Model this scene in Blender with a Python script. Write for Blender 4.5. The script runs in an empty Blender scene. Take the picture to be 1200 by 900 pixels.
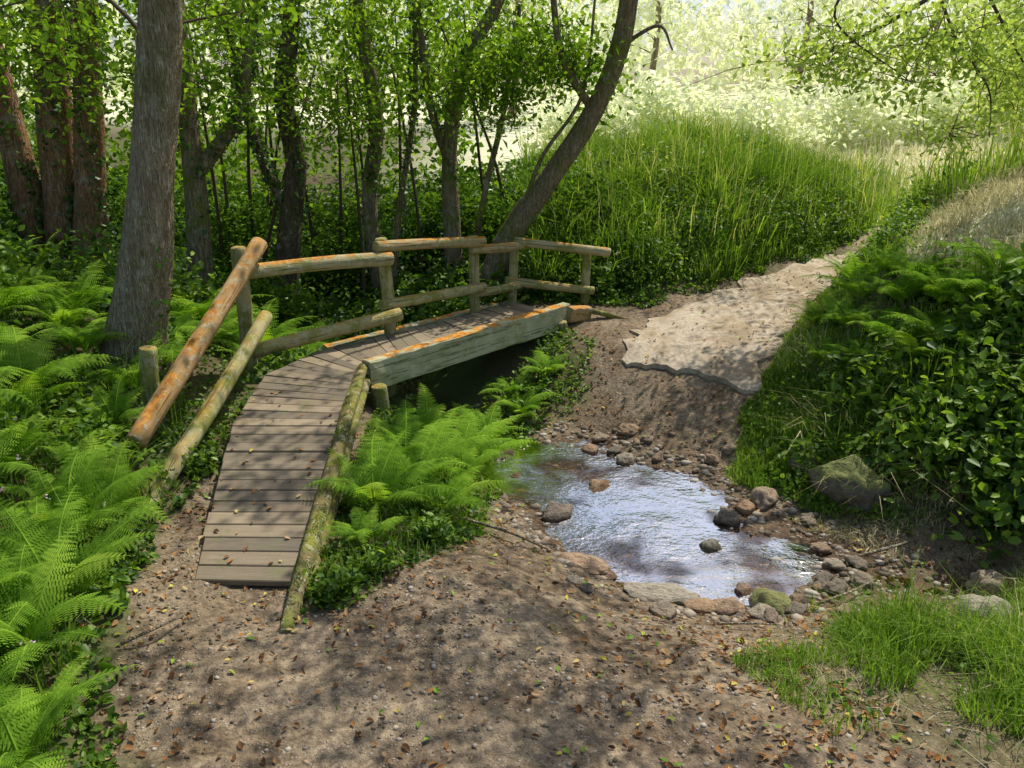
import bpy, math, numpy as np
from mathutils import Vector, Matrix, noise as mnoise
import bmesh
rng=np.random.default_rng(11)
scene=bpy.context.scene
COL=scene.collection
# ------------------------------------------------------------ helpers
def nrm(a): return a/np.maximum(np.linalg.norm(a,axis=-1,keepdims=True),1e-9)
_T=rng.random((256,256))
def vnoise(x,y,s=1.0,o=0):
    x=np.asarray(x,float)*s+o*17.3+1000; y=np.asarray(y,float)*s+o*9.1+1000
    xi=np.floor(x).astype(int); yi=np.floor(y).astype(int); fx=x-xi; fy=y-yi
    fx=fx*fx*(3-2*fx); fy=fy*fy*(3-2*fy)
    g=lambda a,b:_T[a%256,b%256]
    return (g(xi,yi)*(1-fx)+g(xi+1,yi)*fx)*(1-fy)+(g(xi,yi+1)*(1-fx)+g(xi+1,yi+1)*fx)*fy-0.5
def fbm(x,y,s=1.0,o=0): return vnoise(x,y,s,o)+.5*vnoise(x,y,2.1*s,o+3)+.25*vnoise(x,y,4.3*s,o+5)
class MB:
    def __init__(s): s.V=[];s.F=[];s.A=[];s.n=0
    def add(s,V,F,a=0.5):
        V=np.asarray(V,float).reshape(-1,3)
        a=np.broadcast_to(np.asarray(a,float),(len(V),))
        s.V.append(V); s.A.append(np.array(a))
        for f in (F if isinstance(F,list) else [F]): s.F.append(np.asarray(f,int)+s.n)
        s.n+=len(V)
    def mesh(s,name,mat,smooth=True):
        V=np.concatenate(s.V); A=np.concatenate(s.A)
        me=bpy.data.meshes.new(name)
        me.vertices.add(len(V)); me.vertices.foreach_set('co',V.astype(np.float32).ravel())
        tot=np.concatenate([np.full(len(f),f.shape[1]) for f in s.F])
        lv=np.concatenate([f.ravel() for f in s.F])
        me.loops.add(len(lv)); me.loops.foreach_set('vertex_index',lv.astype(np.int32))
        me.polygons.add(len(tot))
        st=np.concatenate([[0],np.cumsum(tot)[:-1]]).astype(np.int32)
        me.polygons.foreach_set('loop_start',st)
        me.polygons.foreach_set('use_smooth',np.full(len(tot),smooth))
        me.update(calc_edges=True)
        at=me.attributes.new('v','FLOAT','POINT'); at.data.foreach_set('value',A.astype(np.float32))
        me.materials.append(mat)
        return me
def obj(name,me,parent=None,loc=(0,0,0)):
    o=bpy.data.objects.new(name,me); COL.objects.link(o); o.location=loc
    if parent is not None: o.parent=parent
    return o
def tag(o,label,cat,kind=None,group=None):
    o['label']=label; o['category']=cat
    if kind: o['kind']=kind
    if group: o['group']=group
    return o
def smooth_path(P,R,m=6):
    P=np.asarray(P,float);R=np.asarray(R,float);n=len(P)
    if n<3: 
        t=np.linspace(0,1,m*2)[:,None]; return P[0]+(P[-1]-P[0])*t, R[0]+(R[-1]-R[0])*t[:,0]
    Q=np.vstack([2*P[0]-P[1],P,2*P[-1]-P[-2]]); out=[];ro=[]
    for i in range(n-1):
        p0,p1,p2,p3=Q[i:i+4]
        for t in np.linspace(0,1,m,endpoint=False):
            out.append(.5*((2*p1)+(-p0+p2)*t+(2*p0-5*p1+4*p2-p3)*t*t+(-p0+3*p1-3*p2+p3)*t**3)); ro.append(R[i]*(1-t)+R[i+1]*t)
    out.append(P[-1]);ro.append(R[-1])
    return np.array(out),np.array(ro)
def tube(mb,P,R,sides=8,wob=0.0,a=.5,cap=True):
    P=np.asarray(P,float);R=np.asarray(R,float);n=len(P)
    T=nrm(np.gradient(P,axis=0)); d=nrm(P[-1]-P[0]); ref=np.eye(3)[np.argmin(abs(d))]
    U=nrm(np.cross(T,ref)); W=np.cross(T,U)
    th=np.linspace(0,2*np.pi,sides,endpoint=False)
    rr=R[:,None]*np.ones(sides)
    if wob>0:
        k=rng.random(4)*9
        ln=np.concatenate([[0],np.cumsum(np.linalg.norm(np.diff(P,axis=0),axis=1))])[:,None]
        rr=rr*(1+wob*(np.sin(th*2+k[0]+ln*1.3)+.6*np.sin(th*3+k[1]-ln*2.1)+.5*np.sin(th*5+k[2]+ln*3.7)+.7*np.sin(ln*5+k[3])))
    V=P[:,None]+rr[...,None]*(U[:,None]*np.cos(th)[None,:,None]+W[:,None]*np.sin(th)[None,:,None])
    i=np.arange(n-1)[:,None]*sides; j=np.arange(sides)[None]; j2=(j+1)%sides
    F=np.stack([i+j,i+j2,i+sides+j2,i+sides+j],-1).reshape(-1,4)
    V=V.reshape(-1,3); Fs=[F]
    if cap:
        V=np.vstack([V,P[0],P[-1]]); c0=n*sides;c1=c0+1;j=np.arange(sides);j2=(j+1)%sides
        Fs.append(np.stack([np.full(sides,c0),j2,j],-1)); o=(n-1)*sides
        Fs.append(np.stack([np.full(sides,c1),o+j,o+j2],-1))
    mb.add(V,Fs,a)
def leaves(mb,P,size,up=.5,aspect=.55,hexa=False,v=None):
    N=len(P); size=np.broadcast_to(size,(N,))*(.65+.7*rng.random(N))
    n=nrm(rng.normal(size=(N,3))*(1-up)*.8+np.array([0,0,up])); a=nrm(np.cross(n,rng.normal(size=(N,3)))); b=np.cross(n,a)
    s=size[:,None]; v=rng.random(N) if v is None else np.clip(v+rng.normal(size=N)*.17,0,1)
    base=P-a*s*.5; tip=P+a*s*.5-n*s*.12
    if not hexa:
        l=P+b*s*aspect*.5+n*s*.07-a*s*.05; r=P-b*s*aspect*.5+n*s*.07-a*s*.05
        V=np.stack([base,l,tip,r],1).reshape(-1,3); k=np.arange(N)[:,None]*4
        F=np.concatenate([k+np.array([[0,2,1]]),k+np.array([[0,3,2]])]); mb.add(V,F,np.repeat(v,4))
    else:
        w=aspect*.5
        l1=P+b*s*w+n*s*.08-a*s*.18; l2=P+b*s*w*.75+n*s*.05+a*s*.2
        r1=P-b*s*w+n*s*.08-a*s*.18; r2=P-b*s*w*.75+n*s*.05+a*s*.2
        V=np.stack([base,l1,l2,tip,r2,r1],1).reshape(-1,3); k=np.arange(N)[:,None]*6
        F=np.concatenate([k+np.array([[0,3,2,1]]),k+np.array([[0,5,4,3]])]); mb.add(V,F,np.repeat(v,6))
def blades(mb,P,h,w,lean=.5,v=None):
    N=len(P); h=(np.broadcast_to(h,(N,))*(.5+.8*rng.random(N)))[:,None]; w=(np.broadcast_to(w,(N,))*(.7+.6*rng.random(N)))[:,None]
    th=rng.random(N)*6.283; d=np.stack([np.cos(th),np.sin(th),0*th],1); ph=rng.random(N)*6.283
    s=np.stack([np.cos(ph),np.sin(ph),0*ph],1)*w*.5; L=(lean*(rng.random(N)**1.5))[:,None]*h
    z=np.array([0,0,1.]); m2=P+d*L*.5+z*h*.65; t=P+d*L*1.4+z*h*(1-.25*L/h)
    V=np.stack([P-s,P+s,m2-s*.75,m2+s*.75,t],1).reshape(-1,3); k=np.arange(N)[:,None]*5
    F=[k+np.array([[0,1,3,2]]),k+np.array([[2,3,4]])]
    v=rng.random(N) if v is None else np.clip(v+rng.normal(size=N)*.18,0,1)
    mb.add(V,F,np.repeat(v,5))
# ------------------------------------------------------------ materials
class NT:
    def __init__(s,name):
        s.m=bpy.data.materials.new(name); s.m.use_nodes=True; s.t=s.m.node_tree; s.t.nodes.clear()
        s.out=s.n('ShaderNodeOutputMaterial')
    def n(s,ty,ins=None,**kw):
        nd=s.t.nodes.new(ty)
        for k,v in kw.items(): setattr(nd,k,v)
        for k,v in (ins or {}).items():
            if isinstance(v,bpy.types.NodeSocket): s.t.links.new(v,nd.inputs[k])
            else: nd.inputs[k].default_value=v
        return nd
    def mix(s,f,a,b,bt='MIX'):
        nd=s.n('ShaderNodeMix',data_type='RGBA',blend_type=bt)
        for i,v in ((0,f),(6,a),(7,b)):
            if isinstance(v,bpy.types.NodeSocket): s.t.links.new(v,nd.inputs[i])
            else: nd.inputs[i].default_value=v if i==0 else (*v[:3],1)
        return nd.outputs[2]
    def math(s,op,a,b=0,c=0):
        return s.n('ShaderNodeMath',{0:a,1:b,2:c},operation=op).outputs[0]
    def sm(s,x,lo,hi):
        return s.n('ShaderNodeMapRange',{0:x,1:lo,2:hi},interpolation_type='SMOOTHSTEP').outputs[0]
    def ramp(s,f,stops):
        r=s.n('ShaderNodeValToRGB',{0:f}); e=r.color_ramp.elements
        while len(e)<len(stops): e.new(.5)
        for q,(p,c) in zip(e,stops): q.position=p; q.color=(*c,1)
        return r.outputs[0]
    def noise(s,scale,vec=None,detail=2,rough=.55):
        i={'Scale':scale,'Detail':min(detail,3),'Roughness':rough}
        if vec is not None: i['Vector']=vec
        return s.n('ShaderNodeTexNoise',i).outputs[0]
    def attr(s,name='v'): return s.n('ShaderNodeAttribute',attribute_name=name).outputs['Fac']
    def bump(s,h,st=.4,d=.02): return s.n('ShaderNodeBump',{'Height':h,'Strength':st,'Distance':d}).outputs[0]
    def surf(s,sh): s.t.links.new(sh,s.out.inputs[0]); return s.m
    def bsdf(s,col,rough=.8,spec=.3,normal=None):
        i={'Base Color':col if isinstance(col,bpy.types.NodeSocket) else (*col,1),'Roughness':rough,'Specular IOR Level':spec}
        if normal is not None: i['Normal']=normal
        return s.n('ShaderNodeBsdfPrincipled',i).outputs[0]
    def diff(s,col,normal=None):
        i={'Color':col}
        if normal is not None: i['Normal']=normal
        return s.n('ShaderNodeBsdfDiffuse',i).outputs[0]
def mat_leaf(name,stops,tr=.45,trc=(1.3,1.3,.5),gloss=0):
    k=NT(name); c=k.ramp(k.attr(),stops)
    p=k.bsdf(c,.45,gloss) if gloss else k.diff(c)
    t=k.n('ShaderNodeBsdfTranslucent',{'Color':k.mix(1.0,c,trc,'MULTIPLY')}).outputs[0]
    return k.surf(k.n('ShaderNodeMixShader',{0:tr,1:p,2:t}).outputs[0])
G=lambda a,b,c:(a,b,c)
M_leafA=mat_leaf('tree_leaf_green',[(0,G(.06,.13,.015)),(.5,G(.17,.30,.03)),(1,G(.32,.46,.06))],.5)
M_leafD=mat_leaf('shade_toned_leaf_green',[(0,G(.03,.07,.012)),(.5,G(.08,.16,.02)),(1,G(.16,.27,.03))],.4)  # darker leaf ramp, shade of the thicket put into the colour
M_leafP=mat_leaf('pale_leaf_green',[(0,G(.20,.30,.05)),(.5,G(.38,.50,.12)),(1,G(.56,.66,.25))],.5,(1.25,1.25,.6))
M_leafW=mat_leaf('sunlight_toned_far_leaf',[(0,G(.66,.74,.42)),(.5,G(.84,.88,.64)),(1,G(.93,.94,.84))],.5,(1.07,1.06,.95))  # near-white ramp, overexposed sun and haze put into the leaf colour
M_ug=mat_leaf('undergrowth_green',[(0,G(.025,.06,.01)),(.35,G(.08,.17,.02)),(.65,G(.17,.29,.03)),(1,G(.32,.46,.07))],.42,gloss=.3)
M_fern=mat_leaf('fern_green',[(0,G(.08,.18,.02)),(.5,G(.20,.37,.035)),(1,G(.38,.55,.07))],.45)
M_grass=mat_leaf('grass_green',[(0,G(.07,.14,.02)),(.5,G(.17,.30,.04)),(.85,G(.30,.42,.09)),(1,G(.6,.58,.32))],.45)
M_dry=mat_leaf('dry_grass',[(0,G(.30,.28,.12)),(.5,G(.64,.58,.36)),(1,G(.84,.80,.62))],.3,(1,1,.85))
M_ivy=mat_leaf('ivy_green',[(0,G(.02,.06,.012)),(.6,G(.07,.16,.025)),(1,G(.16,.28,.05))],.25,gloss=.5)
M_litter=mat_leaf('fallen_leaf',[(0,G(.08,.04,.02)),(.35,G(.20,.10,.045)),(.65,G(.38,.18,.06)),(.85,G(.48,.35,.2)),(.94,G(.6,.5,.08)),(1,G(.2,.34,.05))],.15,(1,1,1))
M_petal=mat_leaf('pink_petal',[(0,G(.7,.35,.55)),(1,G(.85,.7,.8))],.3,(1,1,1))
def mat_bark(name,c1,c2,moss=.4,mossc=(.11,.14,.02),simple=False):
    k=NT(name); tc=k.n('ShaderNodeTexCoord').outputs['Object']
    if simple: return k.surf(k.diff(k.mix(k.noise(20,tc,2),c1,c2)))
    mp=k.n('ShaderNodeMapping',{'Vector':tc,'Scale':(1,1,.16)}).outputs[0]
    wv=k.n('ShaderNodeVectorMath',{0:mp,1:k.n('ShaderNodeVectorMath',{0:k.n('ShaderNodeTexNoise',{'Vector':mp,'Scale':12.,'Detail':3.}).outputs[1],1:(.3,.3,.3)},operation='MULTIPLY').outputs[0]},operation='ADD').outputs[0]
    vo=k.n('ShaderNodeTexVoronoi',{'Vector':wv,'Scale':30.},feature='DISTANCE_TO_EDGE').outputs[0]
    cr=k.sm(vo,0.0,.3); f=k.noise(34,mp,3,.8)
    c=k.mix(k.sm(f,.3,.7),c1,c2); c=k.mix(k.math('MULTIPLY',k.math('SUBTRACT',1,cr),.4),c,tuple(.4*x for x in c1))
    big=k.noise(2.3,tc,3); c=k.mix(k.math('MULTIPLY',k.sm(big,.48,.66),moss),c,mossc)
    lich=k.sm(k.noise(6,tc,3,.8),.52,.66); c=k.mix(k.math('MULTIPLY',lich,.45),c,(.50,.48,.38))
    h=k.math('ADD',k.math('MULTIPLY',cr,.6),k.math('MULTIPLY',f,1.3))
    return k.surf(k.diff(c,k.bump(h,1.0,.025)))
M_bark=mat_bark('grey_brown_bark',(.28,.21,.135),(.56,.46,.33),.4)
M_barkR=mat_bark('reddish_bark',(.30,.155,.08),(.58,.36,.20),.25)
M_barkD=mat_bark('dark_bark',(.12,.09,.06),(.28,.21,.14),.6)
M_barkM=mat_bark('mossy_bark',(.24,.185,.11),(.48,.39,.25),.9,(.20,.23,.045))
M_twig=mat_bark('twig_bark',(.07,.05,.035),(.15,.115,.08),simple=True)
def mat_wood(name,base1,base2,green,orange):
    k=NT(name); tc=k.n('ShaderNodeTexCoord').outputs['Object']; geo=k.n('ShaderNodeNewGeometry')
    pos=geo.outputs['Position']; nz=k.n('ShaderNodeSeparateXYZ',{0:geo.outputs['Normal']}).outputs[2]
    mp=k.n('ShaderNodeMapping',{'Vector':tc,'Scale':(1,1,.06)}).outputs[0]
    g=k.noise(45,mp,3,.7); c=k.mix(g,base1,base2)
    crk=k.sm(k.noise(60,k.n('ShaderNodeMapping',{'Vector':tc,'Scale':(1,1,.03)}).outputs[0],2),.58,.66)
    c=k.mix(k.math('MULTIPLY',crk,.7),c,tuple(.3*x for x in base1))
    gn=k.sm(k.noise(5,pos,3,.65),.42,.62); c=k.mix(k.math('MULTIPLY',gn,green),c,(.19,.21,.045))
    blot=k.sm(k.noise(17,pos,3,.7),.54,.62); c=k.mix(k.math('MULTIPLY',blot,.5),c,(.46,.45,.32))
    om=k.math('MULTIPLY',k.sm(k.math('ADD',nz,k.math('MULTIPLY',k.noise(11,pos,3,.8),1.5)),1.3,1.55),k.sm(k.noise(3.7,pos,3,.75),.42,.54))
    oc=k.ramp(k.noise(30,pos,3),[(.3,(.30,.11,.02)),(.55,(.56,.23,.035)),(.75,(.66,.40,.10))])
    c=k.mix(k.math('MULTIPLY',om,orange),c,oc)
    h=k.math('ADD',g,k.math('SUBTRACT',k.math('MULTIPLY',blot,.3),crk))
    return k.surf(k.diff(c,k.bump(h,.7,.01)))
M_rail=mat_wood('weathered_rail_wood',(.31,.26,.14),(.53,.47,.28),.65,.8)
M_railM=mat_wood('tan_rail_wood',(.30,.22,.11),(.52,.41,.22),.5,.85)
M_railO=mat_wood('brown_rail_wood',(.32,.19,.08),(.56,.36,.17),.25,.85)
M_post=mat_wood('mossy_post_wood',(.27,.24,.11),(.48,.43,.21),.85,.3)
M_beam=mat_wood('beam_wood',(.32,.31,.19),(.56,.55,.37),.4,.95)
M_kerb=mat_wood('mossy_kerb_wood',(.10,.085,.04),(.22,.19,.09),.9,.08)
def m_deck():
    k=NT('weathered_plank'); pos=k.n('ShaderNodeNewGeometry').outputs['Position']; v=k.attr()
    st=k.noise(28,k.n('ShaderNodeMapping',{'Vector':pos,'Scale':(.12,1.8,1)}).outputs[0],3,.7)
    c=k.mix(st,(.14,.115,.08),(.34,.28,.205)); c=k.mix(1.0,c,k.ramp(v,[(0,(.64,.64,.64)),(1,(1.32,1.26,1.14))]),'MULTIPLY')
    d=k.sm(k.noise(3.5,pos,3,.7),.48,.66); c=k.mix(k.math('MULTIPLY',d,.6),c,(.22,.165,.105))
    g=k.sm(k.noise(6,pos,3,.7),.55,.68); c=k.mix(k.math('MULTIPLY',g,.55),c,(.15,.16,.06))
    w=k.noise(260,pos,1)
    return k.surf(k.bsdf(c,.8,.2,k.bump(k.math('ADD',st,w),.5,.006)))
M_deck=m_deck()
def m_ground():
    k=NT('ground_soil'); pos=k.n('ShaderNodeNewGeometry').outputs['Position']
    bare=k.attr('v'); wet=k.attr('wet'); fld=k.attr('field')
    vo=k.n('ShaderNodeTexVoronoi',{'Vector':pos,'Scale':60.})
    sc=k.n('ShaderNodeSeparateColor',{0:vo.outputs['Color']}); rnd=sc.outputs[0]; rnd2=sc.outputs[1]
    fine=k.noise(26,pos,3,.8); big=k.noise(1.6,pos,3,.7); med=k.noise(7,pos,3,.7)
    soil=k.mix(k.sm(fine,.25,.75),(.105,.08,.052),(.345,.27,.18))
    soil=k.mix(k.sm(big,.36,.62),soil,k.mix(1.0,soil,(.66,.61,.56),'MULTIPLY'))
    soil=k.mix(k.sm(med,.5,.65),soil,k.mix(1.0,soil,(1.22,1.2,1.16),'MULTIPLY'))
    peb=k.ramp(rnd,[(0,(.16,.13,.09)),(.4,(.30,.25,.19)),(.75,(.39,.34,.275)),(1,(.47,.41,.33))])
    pm=k.math('MULTIPLY',k.math('SUBTRACT',1,k.sm(vo.outputs[0],.25,.45)),k.sm(rnd2,.45,.55))
    pm=k.math('MULTIPLY',pm,k.sm(k.noise(3,pos,2),.40,.58))
    soil=k.mix(k.math('MULTIPLY',pm,.7),soil,peb)
    humus=k.mix(fine,(.05,.04,.022),(.15,.115,.06)); humus=k.mix(k.sm(big,.40,.6),humus,(.08,.11,.03))
    c=k.mix(bare,humus,soil)
    straw=k.mix(k.math('MULTIPLY',k.math('ADD',fine,big),.5),(.55,.55,.30),(.88,.84,.64)); c=k.mix(fld,c,straw)  # straw tone whitened so the sunlit field looks overexposed
    c=k.mix(wet,c,k.mix(1.0,c,(.46,.34,.21),'MULTIPLY'))
    h=k.math('ADD',k.math('MULTIPLY',fine,1.2),k.math('ADD',k.math('MULTIPLY',med,.5),k.math('MULTIPLY',k.math('SUBTRACT',.6,vo.outputs[0]),pm)))
    ro=k.math('SUBTRACT',.92,k.math('MULTIPLY',wet,.45))
    return k.surf(k.bsdf(c,ro,.2,k.bump(h,.75,.02)))
M_ground=m_ground()
def m_slab():
    k=NT('worn_concrete'); pos=k.n('ShaderNodeNewGeometry').outputs['Position']
    f=k.noise(30,pos,3,.8); c=k.mix(k.sm(f,.25,.75),(.33,.27,.19),(.56,.475,.365)); b=k.noise(2.2,pos,3,.7)
    c=k.mix(k.sm(b,.42,.6),c,k.mix(1.0,c,(.74,.69,.62),'MULTIPLY'))
    st=k.sm(k.noise(9,pos,3,.7),.56,.64); c=k.mix(k.math('MULTIPLY',st,.5),c,(.26,.20,.135))
    return k.surf(k.diff(c,k.bump(f,.6,.01)))
M_slab=m_slab()
def m_water():
    k=NT('stream_water'); pos=k.n('ShaderNodeNewGeometry').outputs['Position']
    mp=k.n('ShaderNodeMapping',{'Vector':pos,'Scale':(1,1.7,1),'Rotation':(0,0,.6)}).outputs[0]
    calm=k.sm(k.noise(1.3,pos,2),.38,.6)
    h=k.math('MULTIPLY',k.math('ADD',k.noise(8,mp,3,.6),k.math('MULTIPLY',k.noise(31,mp,1),.2)),k.math('ADD',calm,.25))
    nb=k.bump(h,.42,.03)
    gl=k.n('ShaderNodeBsdfGlossy',{'Color':(1,.98,1,1),'Roughness':.03,'Normal':nb}).outputs[0]
    tr=k.n('ShaderNodeBsdfTransparent',{'Color':(.80,.62,.38,1)}).outputs[0]
    lw=k.n('ShaderNodeFresnel',{'IOR':1.65,'Normal':nb}).outputs[0]
    patch=k.sm(k.noise(2.0,pos,2),.34,.52)
    f=k.math('MINIMUM',k.math('MULTIPLY',lw,k.math('ADD',1.6,k.math('MULTIPLY',patch,5.4))),.95)
    return k.surf(k.n('ShaderNodeMixShader',{0:f,1:tr,2:gl}).outputs[0])
M_water=m_water()
def m_stone(name,moss=0.):
    k=NT(name); tc=k.n('ShaderNodeTexCoord').outputs['Object']; geo=k.n('ShaderNodeNewGeometry'); pos=geo.outputs['Position']
    r=k.n('ShaderNodeObjectInfo').outputs['Random']; f=k.noise(5,tc,3,.75)
    nz=k.n('ShaderNodeSeparateXYZ',{0:geo.outputs['Normal']}).outputs[2]
    base=k.ramp(r,[(0,(.13,.115,.09)),(.3,(.28,.22,.16)),(.55,(.36,.23,.13)),(.8,(.26,.25,.20)),(1,(.38,.31,.22))])
    c=k.mix(1.0,base,k.ramp(f,[(.25,(.45,.45,.45)),(.75,(1.5,1.45,1.4))]),'MULTIPLY')
    z=k.n('ShaderNodeSeparateXYZ',{0:pos}).outputs[2]; wet=k.math('SUBTRACT',1,k.sm(z,-.44,-.40))
    c=k.mix(wet,c,k.mix(1.0,c,(.45,.36,.26),'MULTIPLY'))
    c=k.mix(k.math('MULTIPLY',k.sm(k.math('ADD',nz,f),.6,1.2),moss),c,k.mix(f,(.08,.10,.015),(.24,.26,.06)))
    return k.surf(k.bsdf(c,k.math('SUBTRACT',.8,k.math('MULTIPLY',wet,.5)),.4,k.bump(f,.8,.03)))
M_stone=m_stone('river_stone'); M_stoneM=m_stone('mossy_stone',.85)
def m_peb():
    k=NT('gravel_stone'); c=k.ramp(k.attr(),[(0,(.10,.08,.058)),(.3,(.20,.165,.12)),(.65,(.31,.26,.20)),(.9,(.45,.40,.33)),(1,(.30,.18,.10))])
    return k.surf(k.diff(c))
M_peb=m_peb()
# ------------------------------------------------------------ terrain
CP=[(-1,1.5,.1),(1,1.5,.1),(3,1.5,.2),(-3,1.5,.3),(0,2.5,.03),(1.2,2.6,.02),(2.2,2.6,.04),(-1.3,3,.02),(0,3.4,-.03),(1,3.4,-.12),(2.2,3.4,-.14),(3.2,3.2,-.02),
(-.6,4.0,-.04),(0,4.2,-.16),(.6,4.1,-.33),(1.2,3.95,-.36),(1.9,4.05,-.39),(2.6,4.0,-.37),
(-.07,5.75,-.45),(.3,6.78,-.45),(.8,6.9,-.44),(1.25,6.22,-.45),(1.8,5.75,-.45),(1.80,5.22,-.45),(2.05,4.65,-.45),(1.85,4.42,-.45),(1.25,4.31,-.45),(.68,4.55,-.45),(.42,4.87,-.45),(.24,5.41,-.45),
(.3,5.9,-.52),(.9,5.2,-.55),(1.4,4.75,-.53),(.65,6.4,-.49),(1.2,5.6,-.50),(.8,5.8,-.52),
(-.4,6.5,-.5),(-.6,7.2,-.5),(-1.1,8.0,-.47),(-1.6,8.8,-.42),(-2.2,9.7,-.35),(-2.6,11,-.2),(-.1,8.2,-.1),(-1.7,7.9,-.2),
(-1.0,5.0,-.05),(-1.1,6.0,0),(-1.25,6.5,.05),(-1.7,6.6,.15),(-.7,5.2,-.2),(-.45,5.8,-.36),
(-1.5,3.8,0),(-1.6,4.6,.0),(-1.8,5.5,.06),(-2.3,4.5,.05),(-2.5,5.5,.18),(-2.5,6.8,.25),(-2.3,3.5,.1),(-2.0,2.8,.07),(-3,4,.38),(-3,3,.33),(-3.2,6.4,.5),(-4.2,5.5,.8),(-5,7.5,.9),(-6,4,1.1),(-8,8,1.3),
(-2.6,7.8,.15),(-3.8,8.3,.4),(-5.2,9.4,.7),(-.9,9.6,.1),
(.4,8.7,.25),(.85,9.1,.28),(0,9.3,.25),(1.2,8.6,.22),(.85,7.7,-.03),(.7,7.2,-.28),(1.5,6.9,-.18),(1.8,6.5,-.28),
(1.15,7.9,.12),(2.2,7.1,.05),(1.53,8.65,.25),(2.82,9.40,.4),(4.26,10.4,.55),(3.14,8.33,.3),(3.65,9.1,.4),(4.4,10.0,.5),(6,11.4,.7),(8,12.9,.9),(2.2,8.2,.24),(3.2,9.1,.37),
(2.2,6.6,-.12),(2.15,6.0,-.33),(2.3,5.4,-.4),(2.6,4.9,-.41),(3.1,4.5,-.42),(2.6,6.8,.12),(3.1,7.6,.42),(3.3,6.8,.6),(3.3,6.0,.35),(3.5,5.2,.15),(3.8,4.6,.1),(4.2,6.0,.95),(4.2,7.4,1.08),(4.15,8.5,1.0),(4.9,8,1.5),(5.5,6.5,1.5),(5,5,.85),(5,4,.6),(7,8,2.0),(7,5,1.8),(4.6,9.3,1.05),(5.2,9.9,1.4),(7,10.5,1.9),(4,3,.2),(6,3,.8),
(1.2,9.5,.4),(2.6,9.9,.65),(4,11,.8),(5.5,12.2,.85),(1.2,12,1.35),(3.5,13.0,1.6),(5.0,13.3,1.1),(1.8,10.6,1.05),(3.1,11.0,1.2),(0,11,.7),
(2,18,1.6),(6,18,1.4),(10,16,1.5),(-4,13,.6),(-8,14,1.2),(-4,18,1.2),(0,34,2.6),(12,30,2.9),(30,30,3.6),(-30,30,2.6),(30,0,3),(-30,0,2.6),(0,-20,.4),(30,-30,1),(-30,-30,1)]
CP=np.array(CP); c2=CP[:,:2]; n=len(CP)
K=-np.linalg.norm(c2[:,None]-c2[None],axis=2)+np.eye(n)*-.02
Pm=np.hstack([np.ones((n,1)),c2]); A=np.block([[K,Pm],[Pm.T,np.zeros((3,3))]])
sol=np.linalg.solve(A,np.concatenate([CP[:,2],np.zeros(3)]))
BARE=np.array([(-1.5,.5),(-1.5,2.4),(-1.86,3.04),(-2.05,3.7),(-2.15,4.5),(-2.1,5.0),(-2.05,5.6),(-1.9,6.2),(-1.3,6.3),(-1.2,5),(-1.14,3.5),(-.8,3.75),(-.52,4.25),(-.23,4.75),(-.1,5.5),(0.1,6.4),(.3,7.0),(.7,7.3),(.85,8.1),(.5,8.5),(.1,9.1),(.9,9.1),(1.5,8.9),(2.75,9.55),(4.2,10.5),(5.4,11.3),(5.6,11.1),(4.4,9.95),(3.75,9.1),(3.15,8.3),(2.35,7.1),(2.0,6.6),(1.85,6.0),(2.2,5.4),(2.9,4.9),(3.4,4.6),(3.2,4.05),(1.9,4.05),(1.2,3.3),(1.55,2.75),(1.6,2.4),(1.6,.5)])
def sdist(x,y,poly=BARE):
    x=np.asarray(x,float);y=np.asarray(y,float); d=np.full(x.shape,1e9); ins=np.zeros(x.shape,bool)
    for (x0,y0),(x1,y1) in zip(poly,np.roll(poly,-1,0)):
        ex,ey=x1-x0,y1-y0; t=np.clip(((x-x0)*ex+(y-y0)*ey)/(ex*ex+ey*ey),0,1)
        d=np.minimum(d,np.hypot(x-x0-t*ex,y-y0-t*ey))
        c=((y0>y)!=(y1>y)); 
        if ey!=0: ins^=c&(x<ex*(y-y0)/ey+x0)
    return np.where(ins,d,-d)
def Z(x,y):
    x=np.asarray(x,float);y=np.asarray(y,float); sh=x.shape; x=x.ravel();y=y.ravel()
    xc=np.clip(x,-30,30);yc=np.clip(y,-20,34); out=np.empty(len(x))
    for i in range(0,len(x),20000):
        a=xc[i:i+20000];b=yc[i:i+20000]
        out[i:i+20000]=-np.hypot(a[:,None]-c2[:,0],b[:,None]-c2[:,1])@sol[:n]+sol[n]+sol[n+1]*a+sol[n+2]*b
    out+=fbm(x,y,1.6,1)*.035+fbm(x,y,6,2)*.014
    return out.reshape(sh)
def axis(lo,hi,step,far):
    k=[lo];s=step
    while k[-1]>-far: s*=1.3; k.append(k[-1]-s)
    u=[hi];s=step
    while u[-1]<far: s*=1.3; u.append(u[-1]+s)
    return np.concatenate([k[::-1],np.arange(lo+step,hi-step/2,step),u])
xs=axis(-5.5,6.,.035,500); ys=axis(1.2,12.5,.035,500)
X,Y=np.meshgrid(xs,ys); ZZ=Z(X,Y); sd=sdist(X,Y)+fbm(X,Y,2.5,7)*.2
mb=MB(); nx,ny=len(xs),len(ys); i=np.arange(ny-1)[:,None]*nx; j=np.arange(nx-1)[None]
bare=np.clip(sd/.3+.7,0,1)
bare=np.maximum(bare,np.clip((X-.8)/.4,0,1)*np.clip((4.4-Y)/.4,0,1)*.7)
rough=(vnoise(X,Y,14,4)*.008+vnoise(X,Y,26,6)*.008)*bare*(Y<6.9)
mb.add(np.stack([X,Y,ZZ+rough],-1),np.stack([i+j,i+j+1,i+nx+j+1,i+nx+j],-1).reshape(-1,4),bare.ravel())
me=mb.mesh('ground',M_ground)
wet=np.clip((-.41+fbm(X,Y,5,8)*.04-ZZ)/.04,0,1)*(Y<11)
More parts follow.
